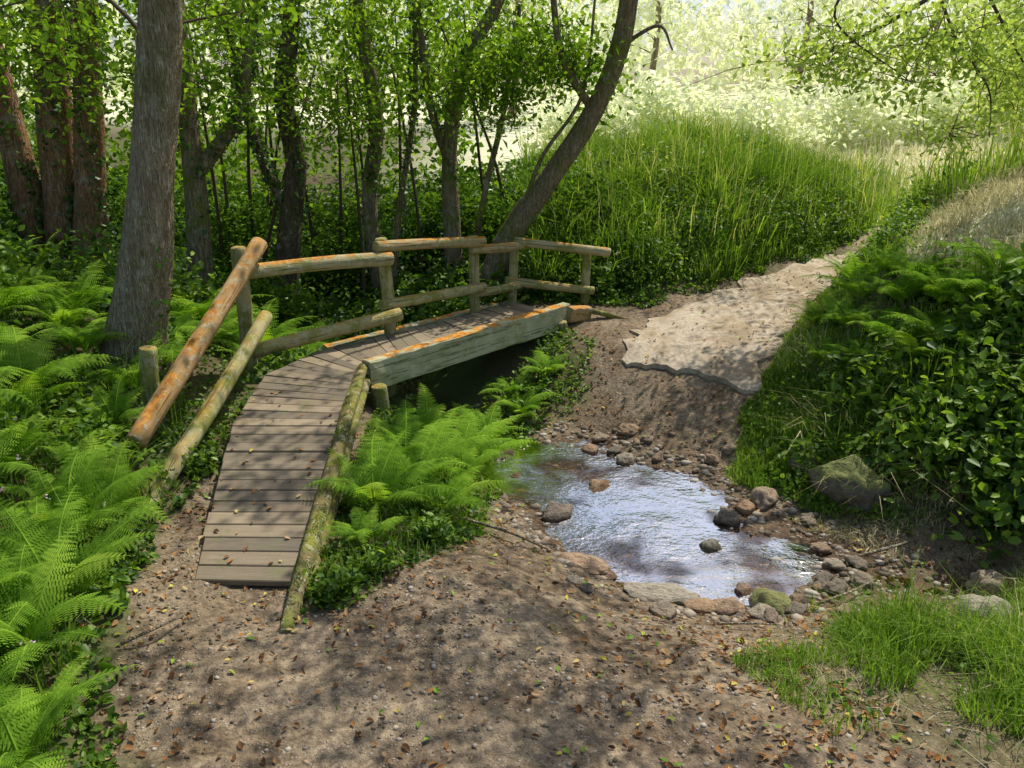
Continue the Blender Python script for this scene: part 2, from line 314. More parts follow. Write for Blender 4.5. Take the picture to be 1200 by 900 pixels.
def fieldmask(X,Y): return np.clip(np.clip((Y-13.2)/1.2,0,1)*np.clip((X+3)/3,0,1)+np.clip((Y-22)/3,0,1)+np.clip((X-3.9-np.clip(Y-8,0,9)*.28)/.4,0,1)*np.clip((Y-6.3)/.7,0,1),0,1)
fld=fieldmask(X,Y)
for nm,ar in (('wet',wet),('field',fld)):
    a=me.attributes.new(nm,'FLOAT','POINT'); a.data.foreach_set('value',ar.astype(np.float32).ravel())
tag(obj('ground',me),'brown dirt and gravel ground with grassy banks','ground','structure')
mb=MB(); gx=np.linspace(-3.6,4.2,40); gy=np.linspace(3.2,11,40); X,Y=np.meshgrid(gx,gy); i=np.arange(39)[:,None]*40; j=np.arange(39)[None]
mb.add(np.stack([X,Y,np.full_like(X,-.452)],-1),np.stack([i+j,i+j+1,i+41+j,i+40+j],-1).reshape(-1,4))
tag(obj('stream',mb.mesh('stream',M_water)),'shallow clear stream crossing the dirt path','water','structure')
# concrete path
Lp,_=smooth_path([(1.08,7.80,0),(1.6,8.55,0),(2.8,9.45,0),(4.2,10.4,0),(5.5,11.3,0)],[1]*5,12)
Rp,_=smooth_path([(2.28,7.0,0),(2.98,8.12,0),(3.68,9.08,0),(4.45,9.95,0),(5.6,11.0,0)],[1]*5,12)
m=len(Lp); uu=np.linspace(0,1,26)
P=Lp[:,None]*(1-uu[None,:,None])+Rp[:,None]*uu[None,:,None]
Lj=fbm(np.arange(m)*.8,np.ones(m),1,5)*.22; Rj=fbm(np.arange(m)*.8,np.ones(m),1,9)*.2
dirv=nrm(Rp-Lp); P+=dirv[:,None]*(Lj[:,None]*(1-uu)**3+Rj[:,None]*uu**3)[...,None]
P[0,:,1]+=fbm(uu*6,uu*0,1,2)*.2-.04; P[0,:,0]+=vnoise(uu*9,uu*0,1,6)*.06
zt=Z(P[...,0],P[...,1])+.05-.025*abs(uu*2-1)[None]**3
P[...,2]=zt; mb=MB(); w=26; i=np.arange(m-1)[:,None]*w; j=np.arange(w-1)[None]
mb.add(P,np.stack([i+j,i+j+1,i+w+j+1,i+w+j],-1).reshape(-1,4))
def skirt(E):
    k=len(E); D=E-np.array([0,0,.16]); q=np.arange(k-1); mb.add(np.vstack([E,D]),np.stack([q,q+1,q+1+k,q+k],-1))
skirt(P[0]); skirt(P[:,0]); skirt(P[:,-1])
tag(obj('path',mb.mesh('path',M_slab,False)),'worn pale concrete path with a broken edge','path','structure')
# ------------------------------------------------------------ gravel, litter
def scatter(N,x0,x1,y0,y1): return rng.uniform(x0,x1,N),rng.uniform(y0,y1,N)
b=bmesh.new(); bmesh.ops.create_icosphere(b,subdivisions=1,radius=1); IV=np.array([v.co[:] for v in b.verts]); IF=np.array([[v.index for v in f.verts] for f in b.faces]); b.free()
x,y=scatter(60000,-2.3,3.4,2.2,8.3); s=sdist(x,y)
keep=((s>0)|((x>.8)&(y<4.4)))&(rng.random(len(x))<(.12+1.0*np.clip(fbm(x,y,1.3,11)+.12,0,1))*np.clip(4.2/y,.3,1)**1.5); x,y=x[keep][:12000],y[keep][:12000]
N=len(x); r=.003+.010*rng.random(N)**4+.0035*rng.random(N); z=Z(x,y)
sc=r[:,None]*rng.uniform(.7,1.3,(N,3))*np.array([1,1,.6])
V=(IV[None]*sc[:,None]*rng.uniform(.85,1.15,(N,12,1))); th=rng.random(N)*6.28; c,s_=np.cos(th)[:,None],np.sin(th)[:,None]
V=np.stack([V[...,0]*c-V[...,1]*s_+x[:,None],V[...,0]*s_+V[...,1]*c+y[:,None],V[...,2]+(z+r*.1)[:,None]],-1)
mb=MB(); mb.add(V,(IF[None]+np.arange(N)[:,None,None]*12).reshape(-1,3),np.repeat(rng.random(N),12))
x,y=scatter(6000,-.6,2.9,4.0,7.6); z=Z(x,y); k=(z<-.37)&(rng.random(len(x))<np.where(z<-.45,.5,1)); x,y,z=x[k][:2000],y[k][:2000],z[k][:2000]; N=len(x); r=.010+.03*rng.random(N)**2.5
V=IV[None]*(r[:,None]*rng.uniform(.7,1.3,(N,3))*np.array([1.1,1,.55]))[:,None]*rng.uniform(.85,1.15,(N,12,1))+np.stack([x,y,z],1)[:,None]
mb.add(V,(IF[None]+np.arange(N)[:,None,None]*12).reshape(-1,3),np.repeat(rng.random(N)*.9,12))
tag(obj('gravel',mb.mesh('gravel',M_peb)),'loose small grey and brown gravel on the dirt','gravel','stuff')
x,y=scatter(22000,-2.3,3.8,2.2,9.8); s=sdist(x,y); keep=(s>-.3)&(rng.random(len(x))<.10+.5*np.exp(-np.abs(s)*4)+.6*np.clip(x-.1,0,1)*(y<4.4)*np.clip(fbm(x,y,2,31)+.45,0,1))&~((x>1.1)&(y>7.1)&(rng.random(len(x))<.6)); x,y=x[keep],y[keep]
keep=Z(x,y)>-.44; x,y=x[keep],y[keep]
mb=MB(); leaves(mb,np.stack([x,y,Z(x,y)+.014+.045*(y>7.2)*(x>1.2)],1),.037,.70,.5,True,rng.random(len(x))**1.0)
x,y=scatter(60,-2.1,-1.3,3.9,6.2); zz=np.interp(y,[3.83,4.45,5.53,6.45],[.035,.12,.25,.335])+.012; leaves(mb,np.stack([x,y,zz],1),.035,.85,.55,True,None)
tag(obj('leaf_litter',mb.mesh('leaf_litter',M_litter)),'scattered brown and orange fallen leaves on the dirt','fallen leaves','stuff')
# ------------------------------------------------------------ stones
SM=[]
for k_ in range(5):
    b=bmesh.new(); bmesh.ops.create_icosphere(b,subdivisions=4,radius=1)
    for v in b.verts:
        q=v.co.copy(); d=mnoise.noise(q*.9+Vector((k_*7,3,1)))*.5+mnoise.noise(q*2.3+Vector((k_*5,0,9)))*.2+mnoise.noise(q*6)*.05
        v.co=q*(1+d)
    mm=bpy.data.meshes.new('stone'); b.to_mesh(mm); b.free(); mm.polygons.foreach_set('use_smooth',[True]*len(mm.polygons)); mm.materials.append(M_stone); SM.append(mm)
SMm=[m_.copy() for m_ in SM]
for m_ in SMm: m_.materials[0]=M_stoneM
def stone(x,y,sx,sy,sz,lab,k_=None,moss=False,dz=0,rot=None):
    k_=int(rng.integers(5)) if k_ is None else k_
    o=obj('stone',(SMm if moss else SM)[k_],None,(x,y,float(max(Z(x,y),-.5))+sz*.25+dz)); o.scale=(sx,sy,sz); o.rotation_euler=(0,0,rng.random()*6.28 if rot is None else rot)
    return tag(o,lab,'stone',None,'stones along the stream')
stone(.35,5.45,.13,.10,.08,'rounded grey-brown stone at the water edge')
stone(.72,5.92,.12,.085,.07,'tan stone sitting in the shallow stream')
stone(1.01,6.4,.10,.08,.06,'dark wet stone in the stream')
stone(1.1,6.85,.10,.08,.05,'dark wet stone in the stream');stone(.7,6.62,.08,.06,.05,'dark wet stone in the stream')
stone(1.42,4.97,.07,.06,.08,'brown stone standing in the shallow stream');stone(1.62,5.33,.09,.07,.08,'brown stone at the stream bank')
stone(1.98,5.56,.11,.09,.09,'reddish stone on the stream bank');stone(1.8,5.48,.07,.06,.06,'reddish stone on the stream bank')
stone(1.63,4.22,.13,.11,.09,'mossy grey rounded stone at the water edge',0,True);stone(1.52,4.44,.07,.06,.06,'brown stone in the shallow stream')
stone(1.36,4.2,.09,.08,.05,'brown stone at the water edge')
stone(.5,4.68,.2,.11,.05,'flat grey stone slab at the water edge',1,rot=-.6);stone(.97,4.32,.22,.10,.05,'flat grey stone slab at the water edge',2,rot=-.3);stone(1.2,4.22,.12,.07,.04,'flat grey stone at the water edge',3,rot=-.2)
stone(3.07,4.36,.12,.1,.12,'tan rounded stone beside green plants');stone(2.8,3.98,.14,.12,.12,'tan rounded stone beside green plants')
stone(2.58,5.42,.27,.17,.21,'large mossy boulder in the bank',4,True,rot=-.9,dz=.02);stone(2.42,5.85,.16,.12,.1,'mossy boulder in the grassy bank',1,True)
stone(-.1,6.5,.12,.09,.07,'grey stone under the bridge');stone(.02,6.1,.08,.07,.05,'grey stone by the stream')
stone(2.1,4.4,.08,.07,.06,'dark stone in wet ground');stone(2.3,4.5,.07,.06,.06,'dark stone in wet ground')
for q in range(70):
    a=rng.uniform(-1.6,1.5) if q<40 else rng.random()*6.28; cx,cy=.95+1.05*math.cos(a)*1.18,5.45+1.35*math.sin(a)
    cx+=-.35*(cy-5.45)+rng.normal()*.15; cy+=rng.normal()*.15
    if sdist(cx,cy)<.02: continue
    sz=.018+.045*rng.random()**1.7; stone(cx,cy,sz*1.3,sz,sz*.8,'small stone at the edge of the stream')
# ------------------------------------------------------------ bridge
BE=obj('footbridge',None,None,(-1.3,6.0,0.1)); tag(BE,'weathered wooden plank footbridge with mossy log railing','footbridge')
BL=Vector((-1.3,6.0,.1))
mb=MB()
def plank(L0,L1,R0,R1,v):
    th=.035
    def ins(a,b,f): a=np.array(a);b=np.array(b); return a+(b-a)*f
    f=.035; a,b_=ins(L0,L1,f),ins(L1,L0,f); c,d=ins(R1,R0,f),ins(R0,R1,f)
    j=rng.normal(size=2)*.006; dz=np.array([0,0,rng.normal()*.003]); ex=nrm(d-a)
    a,b_=a-ex*(.01+j[0]),b_-ex*(.01+j[0]); c,d=c+ex*(.01+j[1]),d+ex*(.01+j[1])
    top=np.array([a,d,c,b_])+dz; ctr=top.mean(0); topi=ctr+(top-ctr)*np.array([.985,.93,1]); 
    mid=top-[0,0,.006]; bot=top-[0,0,th]
    V=np.vstack([topi,mid,bot]); F=[[0,1,2,3]]+[[4+i,4+(i+1)%4,(i+1)%4,i] for i in range(4)]+[[8+i,8+(i+1)%4,4+(i+1)%4,4+i] for i in range(4)]+[[11,10,9,8]]
    mb.add(V-np.array(BL),np.array(F),v)
Ld=[(-1.78,3.83,.035),(-1.90,4.45,.12),(-2.10,5.53,.25),(-2.12,6.45,.335),(-1.80,7.1,.352),(-1.25,7.6,.352),(-.38,8.50,.352),(.02,8.98,.352)]
Rd=[(-1.24,3.81,.035),(-1.26,4.45,.12),(-1.31,5.53,.25),(-1.32,6.20,.335),(-1.26,6.52,.352),(-1.0,6.86,.352),(.1,8.04,.352),(.5,8.45,.352)]
nb=[5,9,7,5,5,10,5]
for s_ in range(7):
    for q in range(nb[s_]):
        f0,f1=q/nb[s_],(q+1)/nb[s_]; l=lambda A,B,f:tuple(np.array(A)*(1-f)+np.array(B)*f)
        plank(l(Ld[s_],Ld[s_+1],f0),l(Ld[s_],Ld[s_+1],f1),l(Rd[s_],Rd[s_+1],f0),l(Rd[s_],Rd[s_+1],f1),rng.random())
obj('deck',mb.mesh('deck',M_deck,False),BE)
def log(name,p0,p1,r,mat,r1=None,sides=18,lab=None,wob=.03):
    p0=Vector(p0);p1=Vector(p1);L=(p1-p0).length; r1=r if r1 is None else r1
    nn=16; t=np.linspace(0,1,nn); t=np.concatenate([[0,.008/L],t[1:-1],[1-.008/L,1]]); R=r+(r1-r)*t; R[0]*=.86;R[-1]*=.86
    bow=np.sin(t*np.pi)*rng.normal()*.014; P=np.stack([bow,bow*.5,t*L],1); q=MB(); 
    tube(q,P,R,sides,wob); o=obj(name,q.mesh(name,mat),BE,p0-BL); o.rotation_mode='QUATERNION'; o.rotation_quaternion=(p1-p0).to_track_quat('Z','Y')
    if lab: o['label']=lab
    return o
for (px,py,zb,zt,r,ln) in [(-2.66,5.56,.05,.86,.07,(0,.0)),(-2.36,6.80,.0,1.37,.07,(.02,0)),(-1.26,7.66,-.3,1.30,.062,(0,0)),(-.41,8.55,-.3,1.17,.06,(0,0)),(-.02,9.02,-.1,.98,.055,(.05,0)),(.85,9.12,.0,.95,.055,(.01,0))]:
    log('post',(px,py,zb),(px+ln[0],py+ln[1],zt),r,M_post,r*.95)
log('rail',(-2.60,5.02,.34),(-2.17,6.86,1.40),.074,M_railO,.068,lab='thick sloping brown rail with patches of orange lichen')
log('rail',(-2.42,4.42,.0),(-2.15,6.75,.78),.066,M_post,.062,lab='mossy sloping lower rail reaching the ground')
log('rail',(-2.33,6.72,1.16),(-1.16,7.63,1.11),.066,M_rail)
log('rail',(-2.30,6.72,.46),(-1.10,7.62,.56),.066,M_post)
log('rail',(-1.30,7.56,1.235),(-.30,8.52,1.12),.055,M_railM)
log('rail',(-1.28,7.56,.66),(-.30,8.50,.63),.055,M_post)
log('rail',(-.44,8.44,1.05),(.12,8.98,1.00),.05,M_railM)
log('rail',(-.42,8.46,.57),(.10,8.98,.55),.05,M_post)
log('rail',(.03,8.94,1.05),(1.12,9.06,.90),.05,M_rail)
log('rail',(-.08,8.95,.60),(.95,9.04,.46),.05,M_post)
def beam(name,p0,p1,w,h,mat,lab=None,seg=24):
    p0=np.array(p0,float);p1=np.array(p1,float); L=np.linalg.norm(p1-p0); q=MB()
    cs=[(-w/2+.012,0),(w/2-.012,0),(w/2,-.012),(w/2,-h*.5),(w/2,-h+.01),(w/2-.01,-h),(-w/2+.01,-h),(-w/2,-h+.01),(-w/2,-h*.5),(-w/2,-.012)]
    t=np.linspace(0,L,seg); k=len(cs); V=[]
    for a in t:
        for (u,v) in cs: V.append((v+rng.normal()*.003, u+rng.normal()*.003, a))
    i=np.arange(seg-1)[:,None]*k;j=np.arange(k)[None];j2=(j+1)%k
    q.add(np.array(V),[np.stack([i+j,i+j2,i+k+j2,i+k+j],-1).reshape(-1,4),np.array([list(range(k))]),np.array([list(range((seg-1)*k,seg*k))[::-1]])])
    o=obj(name,q.mesh(name,mat,False),BE,Vector(p0)-BL); z=Vector(p1-p0).normalized(); x=(Vector((0,0,1))-z*z.z).normalized(); y=z.cross(x)
    o.rotation_mode='QUATERNION'; o.rotation_quaternion=Matrix((x,y,z)).transposed().to_quaternion()
    if lab: o['label']=lab
    return o
beam('side_beam',(-1.27,6.56,.425),(.60,8.60,.425),.12,.27,M_beam,'grey-green side beam with orange lichen along its top')
beam('side_beam',(-1.80,7.32,.33),(-.06,9.10,.33),.09,.24,M_beam)
beam('side_beam',(.62,8.52,.40),(.86,8.72,.36),.13,.16,M_railO,'short beam end covered in orange lichen',8)
log('post',(-1.16,6.50,-.2),(-1.16,6.50,.22),.07,M_post); log('post',(.55,8.42,-.15),(.55,8.42,.26),.05,M_post)
log('rail',(.80,8.66,.34),(1.42,8.62,.17),.035,M_kerb,.025)
KP=[(-1.16,3.40,-.02),(-1.19,4.0,.075),(-1.235,5.0,.20),(-1.27,5.8,.30),(-1.30,6.58,.36)]
q=MB(); P,R=smooth_path(np.array(KP)-np.array(BL),[.042,.048,.05,.05,.05],10); tube(q,P,R,12,.09)
o=obj('kerb_log',q.mesh('kerb_log',M_kerb),BE); o['label']='moss-covered kerb log beside the planks'
q=MB(); pk=[(x+.015,y,z-.11) for x,y,z in KP]; P,R=smooth_path(np.array(pk)-np.array(BL),[.045,.05,.055,.055,.055],8); tube(q,P,R,12,.05)
obj('kerb_log',q.mesh('kerb_log',M_kerb),BE)
mb=MB(); P,R=smooth_path(KP,[.045,.05,.052,.052,.052],60); k=rng.integers(0,len(P),3500); th=rng.uniform(-1.9,1.9,3500); c=P[k]+np.stack([np.sin(th)*.051,rng.normal(size=3500)*.012,np.cos(th)*.051],1)
c=c[fbm(c[:,1],c[:,0],5,3)>-.05]; leaves(mb,c,.012,.4,.6,False,np.full(len(c),.25)); obj('moss',mb.mesh('moss',M_ug),BE,-BL)
# ------------------------------------------------------------ trees
def tree(name,lab,stems,crown,bark,leafmat,lsize=.075,nl=70,cs=.28,ivy=0,up=.35,group='trees beside the stream',hexa=False,sides=14,rmax=.05,zpool=.25,ivz=4.2):
    base=np.array(stems[0][0][0],float); E=obj(name,None,None,tuple(base)); tag(E,lab,'tree',None,group)
    mb=MB(); nodes=[]; SP=[]
    for P,R in stems:
        p,r=smooth_path(np.array(P,float)-base,R,7); tube(mb,p,r,sides,.05); SP.append((p,r)); nodes.append(np.hstack([p,r[:,None]]))
    obj('trunk',mb.mesh('trunk',bark),E); nodes=np.vstack(nodes)
    C=[]
    for (cx,cy,cz,rx,ry,rz,Kc) in crown:
        d=nrm(rng.normal(size=(Kc,3)))*(rng.random((Kc,1))**.45); C.append(np.array([cx,cy,cz])+d*np.array([rx,ry,rz]))
    C=np.vstack(C)-base
    mb=MB(); pool=nodes[nodes[:,2]>nodes[:,2].max()*zpool]; 
    for c in C[np.argsort(np.linalg.norm(C-pool[-1,:3],axis=1))]:
        dd=np.linalg.norm(pool[:,:3]-c,axis=1)+np.maximum(0,pool[:,2]-c[2]+.1)*.6; k=np.argmin(dd); a=pool[k]
        L=np.linalg.norm(c-a[:3]); r0=min(a[3]*.7,.006+.012*L,rmax)
        mid=(a[:3]+c)/2+rng.normal(size=3)*.1*L+np.array([0,0,.10*L]); p,r=smooth_path([a[:3],mid,c],[r0,r0*.65,.004],4); tube(mb,p,r,5,0,cap=False)
        pool=np.vstack([pool,np.hstack([p[3:],r[3:,None]])])
        for _ in range(2):
            e=c+rng.normal(size=3)*cs*1.1; tube(mb,[c,(c+e)/2+rng.normal(size=3)*.03,e],[.005,.004,.002],4,0,cap=False)
    obj('branches',mb.mesh('branches',M_twig),E)
    mb=MB(); rep=np.repeat(np.arange(len(C)),nl); g=rng.normal(size=(len(rep),3))*np.array([1,1,.55])*cs*(.6+.8*rng.random(len(C)))[rep][:,None]
    cv=rng.normal(size=len(C))*.16+.5
    leaves(mb,C[rep]+g,lsize,up,.55,hexa,cv[rep]); obj('crown',mb.mesh('crown',leafmat),E)
    if ivy:
        mb=MB(); pts=[]
        for p,r in SP:
            k=rng.integers(0,len(p)-1,ivy); f=rng.random((ivy,1)); c=p[k]*(1-f)+p[k+1]*f; th=rng.random(ivy)*6.28
            msk=(np.sin(th*2+c[:,2]*2.3)+fbm(c[:,2],th,1.5,4)*1.5>-.1)&(c[:,2]<ivz)
            pts.append((c+np.stack([np.cos(th),np.sin(th),0*th],1)*(r[k][:,None]+.015+.05*rng.random((ivy,1))))[msk])
        leaves(mb,np.vstack(pts),.055,.1,.8,True); obj('ivy',mb.mesh('ivy',M_ivy),E)
    return E
tree('tree','tall grey-barked tree leaning over the railing',[([(-3.22,6.42,.25),(-3.15,6.4,.7),(-2.95,6.4,1.4),(-2.8,6.4,2.05),(-2.55,6.4,3.25),(-2.35,6.2,4.6),(-2.0,5.9,6.3)],[.33,.25,.2,.175,.15,.12,.07]),
  ([(-2.4,6.25,4.3),(-1.6,5.6,5.2),(-.8,4.8,5.8)],[.09,.05,.02])],
  [(-2.2,5.6,5.6,2.6,2.4,1.3,36),(-1,4.4,5.6,1.8,1.8,.8,17),(-4.4,7.0,3.1,1.1,.7,.4,14),(-2.2,7.0,3.3,.7,.5,.25,6)],M_bark,M_leafA,.085,66,cs=.24,sides=24,ivy=700,ivz=1.3)
tree('tree','cluster of reddish ivy-covered trunks in undergrowth',[([(-5.25,9.3,.4),(-5.15,9.3,1.5),(-4.95,9.3,3.6),(-4.8,9,6.5)],[.26,.2,.17,.1]),
  ([(-5.0,9.2,.4),(-4.75,9.2,1.6),(-4.45,9.2,3.7),(-4.0,9,6)],[.22,.16,.13,.08]),([(-5.5,9.25,.4),(-5.55,9.3,1.8),(-5.7,9.3,3.8),(-6,9.2,6)],[.22,.16,.13,.08])],
  [(-5,8.6,4.6,2.0,1.5,1.5,24),(-5.0,8.4,3.0,1.6,.5,.5,18)],M_barkR,M_leafA,.08,60,ivy=2400)
tree('tree','slender tree with a branch forking to the side',[([(-3.6,9.0,.2),(-3.5,9.0,1.5),(-3.45,9,3.4),(-3.2,8.8,6)],[.15,.12,.10,.05]),
  ([(-3.55,9,1.7),(-3.0,9,2.3),(-2.75,9,3.0),(-2.5,9,4.0)],[.09,.07,.055,.04])],[(-3.3,8.8,3.6,1.6,1.0,.9,26),(-3.3,8.7,2.6,1.1,.5,.5,14)],M_barkM,M_leafA,.075,60,ivy=700)
tree('tree','dark twisted trunk behind the railing',[([(-2.95,10,.0),(-2.75,10,1.1),(-2.62,10,1.8),(-2.7,10,2.6),(-2.5,10,3.6),(-2.3,9.8,6)],[.18,.15,.12,.11,.09,.05]),
  ([(-2.75,10,1.2),(-3.1,10.1,2.0),(-3.3,10,3.5)],[.08,.06,.05])],[(-2.6,9.8,3.6,1.3,.9,.9,24),(-2.3,9.6,2.5,.9,.4,.5,14)],M_barkD,M_leafA,.07,60,ivy=900)
tree('tree','thin ivy-grown tree in the thicket',[([(-1.75,10.5,.0),(-1.85,10.5,1.3),(-1.7,10.5,2.3),(-1.85,10.5,3.8),(-1.8,10.3,6)],[.12,.10,.09,.08,.05]),
  ([(-1.6,10.4,.0),(-1.45,10.4,1.2),(-1.2,10.4,2.5),(-1.15,10.4,3.8)],[.05,.04,.035,.03])],[(-1.8,10.3,3.4,1.1,.8,.9,28),(-1.6,9.9,2.4,.8,.4,.5,14)],M_barkM,M_leafA,.07,60,ivy=900)
tree('tree','grey mossy tree with branches spreading in the thicket',[([(-.75,10.3,.1),(-.78,10.3,1.3),(-.75,10.3,2.2),(-.55,10.3,3.0),(-.1,10.3,3.8),(.3,10,5.5)],[.13,.11,.10,.085,.07,.04]),
  ([(-.75,10.3,1.7),(-1.0,10.3,2.5),(-1.1,10.2,3.6)],[.06,.05,.035]),([(-.6,10.4,.1),(-.35,10.4,1.4),(-.1,10.4,2.4),(.1,10.4,3.6)],[.045,.04,.03,.025])],
  [(-.5,10.1,3.4,1.3,.8,.8,30),(-.3,9.7,2.6,1.0,.4,.5,20)],M_barkM,M_leafA,.07,60,ivy=300)
tree('tree','mossy curved tree trunk leaning out above the path',[([(-.35,9.72,.0),(-.2,9.72,.6),(.08,9.72,1.15),(.42,9.7,1.62),(.88,9.7,2.3),(1.17,9.6,3.0),(1.27,9.45,3.7),(1.3,9,5),(1.1,8,6.3)],[.2,.16,.14,.13,.12,.115,.10,.08,.05]),
  ([(.95,9.7,2.4),(.55,9.5,3.0),(.4,9.3,3.8),(.2,9,4.6)],[.05,.04,.03,.02]),([(1.2,9.6,3.1),(1.6,9.5,3.3),(1.75,9.4,3.05)],[.03,.018,.01]),([(.1,9.7,1.2),(.35,9.7,1.9),(.8,9.6,2.6),(.9,9.5,3.6)],[.03,.025,.02,.015])],
  [(1.2,7.6,5.6,2.4,2.2,1.0,40),(.1,9.6,3.1,.8,.5,.6,26),(.75,9.9,2.8,.5,.3,.5,10),(1.8,5.4,5.6,1.8,1.8,.8,26)],M_barkM,M_leafA,.085,70,cs=.21,rmax=.025)  # unseen upper clusters added to dapple the foreground with shade
tree('tree','spreading tree with thin drooping branches over the path',[([(7.6,8.6,1.9),(7.4,8.6,3.2),(6.8,8.5,4.4),(5.6,8.3,5.0),(4.2,8.0,5.1),(2.8,7.6,4.8)],[.26,.22,.17,.09,.05,.02]),
  ([(6.8,8.5,4.4),(5.6,8.6,4.0),(4.5,8.6,3.7),(3.6,8.6,3.2),(3.0,8.7,2.9)],[.07,.045,.03,.018,.01]),
  ([(4.5,8.6,3.7),(4.9,8.5,3.1),(5.3,8.5,2.6)],[.018,.013,.006]),([(5.6,8.6,4.0),(5.6,8.8,3.2),(6.2,8.8,2.7)],[.02,.014,.006]),
  ([(3.6,8.6,3.9),(3.1,8.4,3.3),(3.9,8.3,2.7)],[.018,.012,.005]),([(3.9,8.3,3.7),(4.2,8.2,3.1),(4.6,8.2,2.65),(4.7,8.2,2.2)],[.016,.012,.008,.004])],
  [(4.4,8.3,3.0,2.0,.6,.45,56),(5.4,8.5,2.6,.8,.5,.5,22),(4.6,7.6,4.6,2.2,1.2,.6,16),(3.2,5.0,5.5,2.4,1.9,.8,26),(3.3,8.6,2.9,.8,.4,.3,12),(4.4,8.2,2.3,.25,.2,.3,6),(4.9,10.5,5.4,1.9,1.4,.6,22)],M_twig,M_leafP,.072,52,cs=.21,rmax=.02)  # high clusters out of view added to throw shade on path and slab
tree('tree','pale green tree beyond the dry grass bank',[([(9.6,14,1.5),(9.6,14,3),(9.7,14,5)],[.2,.16,.08])],[(9.2,14,3.6,1.8,1.4,1.6,70),(8.4,13.4,2.7,.9,.8,.8,24)],M_bark,M_leafP,.11,60,cs=.35,group='trees beyond the field')
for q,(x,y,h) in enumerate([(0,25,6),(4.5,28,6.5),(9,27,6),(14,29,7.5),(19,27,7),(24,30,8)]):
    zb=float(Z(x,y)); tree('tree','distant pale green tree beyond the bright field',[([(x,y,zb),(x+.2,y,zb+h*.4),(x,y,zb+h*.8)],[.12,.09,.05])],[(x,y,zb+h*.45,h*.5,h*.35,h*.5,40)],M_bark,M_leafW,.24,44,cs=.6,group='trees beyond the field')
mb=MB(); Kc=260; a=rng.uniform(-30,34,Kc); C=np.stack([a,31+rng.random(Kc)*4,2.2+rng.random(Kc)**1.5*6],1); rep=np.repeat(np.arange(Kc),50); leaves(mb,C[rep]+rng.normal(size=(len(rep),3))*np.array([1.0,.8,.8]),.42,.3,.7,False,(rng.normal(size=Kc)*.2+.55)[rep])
tag(obj('distant_woodland',mb.mesh('distant_woodland',M_leafW)),'pale green woodland, sun haze painted into its leaves, beyond the field','woodland','stuff')
mb=MB(); Kc=430
C=np.stack([rng.uniform(-16,.2,Kc),rng.uniform(11.5,17,Kc),rng.uniform(.3,6.5,Kc)],1); C=C[(fbm(C[:,0],C[:,2],.6,9)<.03)|(C[:,2]<1.7)]
rep=np.repeat(np.arange(len(C)),90); g=rng.normal(size=(len(rep),3))*.38; leaves(mb,C[rep]+g,.14,.3,.6,False,(rng.normal(size=len(C))*.22+.42)[rep])
tag(obj('woodland',mb.mesh('woodland',M_leafA)),'dense green woodland foliage behind the bridge','woodland','stuff')
for q in range(16):
    x=rng.uniform(-4.5,.3); y=rng.uniform(9.9,12.5); zb=float(Z(x,y)); mb=MB(); L=rng.uniform(2.5,4); d=rng.normal(size=2)*.5
    p,r=smooth_path([(0,0,-.1),(d[0]*.3+.1*rng.normal(),d[1]*.3,L*.4),(d[0],d[1],L)],[.03,.022,.01],6); tube(mb,p,r,6,.03)
    tag(obj('sapling',mb.mesh('sapling',M_twig),None,(x,y,zb)),'thin bare sapling stem in the thicket','sapling',None,'saplings in the thicket')
# ------------------------------------------------------------ shrubs
def shrub(x,y,rx,ry,rz,nc,nl,mat,ls,lab,cs=.13,hexa=True,v0=.45):
    zb=float(Z(x,y)); mb=MB(); C=nrm(rng.normal(size=(nc,3)))*(rng.random((nc,1))**.4)*np.array([rx,ry,rz]); C[:,2]=abs(C[:,2])
    C[:,2]+=Z(x+C[:,0],y+C[:,1])-zb
    rep=np.repeat(np.arange(nc),nl); g=rng.normal(size=(len(rep),3))*cs; leaves(mb,C[rep]+g,ls,.5,.6,hexa,(rng.normal(size=nc)*.2+v0)[rep])
    return tag(obj('shrub',mb.mesh('shrub',mat),None,(x,y,zb)),lab,'shrub',None,'shrubs on the banks')
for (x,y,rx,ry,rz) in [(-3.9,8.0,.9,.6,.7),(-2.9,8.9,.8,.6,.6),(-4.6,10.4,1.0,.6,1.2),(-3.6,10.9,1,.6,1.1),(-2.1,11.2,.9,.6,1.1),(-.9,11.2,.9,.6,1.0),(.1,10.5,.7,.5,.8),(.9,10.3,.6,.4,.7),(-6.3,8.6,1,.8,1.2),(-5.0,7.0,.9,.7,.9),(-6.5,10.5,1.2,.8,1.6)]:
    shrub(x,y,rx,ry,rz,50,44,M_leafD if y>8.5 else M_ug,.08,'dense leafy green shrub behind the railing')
for (x,y,rx,ry,rz) in [(3.45,5.55,.45,.35,.35),(3.9,6.0,.4,.35,.5),(3.95,5.1,.6,.4,.55),(4.4,5.6,.6,.5,.7),(4.7,4.8,.6,.4,.6),(3.5,4.85,.3,.22,.3),(3.05,6.2,.28,.22,.22),(3.1,5.5,.2,.2,.25),(4.1,4.5,.35,.25,.35)]:
    shrub(x,y,rx,ry,rz,46,36,M_ug,.085,'bright leafy bramble shrub on the bank',.13,True,.58)
for (x,y,rx,ry,rz) in [(4.25,9.05,.35,.25,.3),(4.6,9.5,.35,.3,.35),(5.0,10.0,.4,.3,.4),(5.6,10.5,.5,.3,.45)]:
    shrub(x,y,rx,ry,rz,34,36,M_ug,.06,'leafy shrub where the path bends away',.1,False,.6)
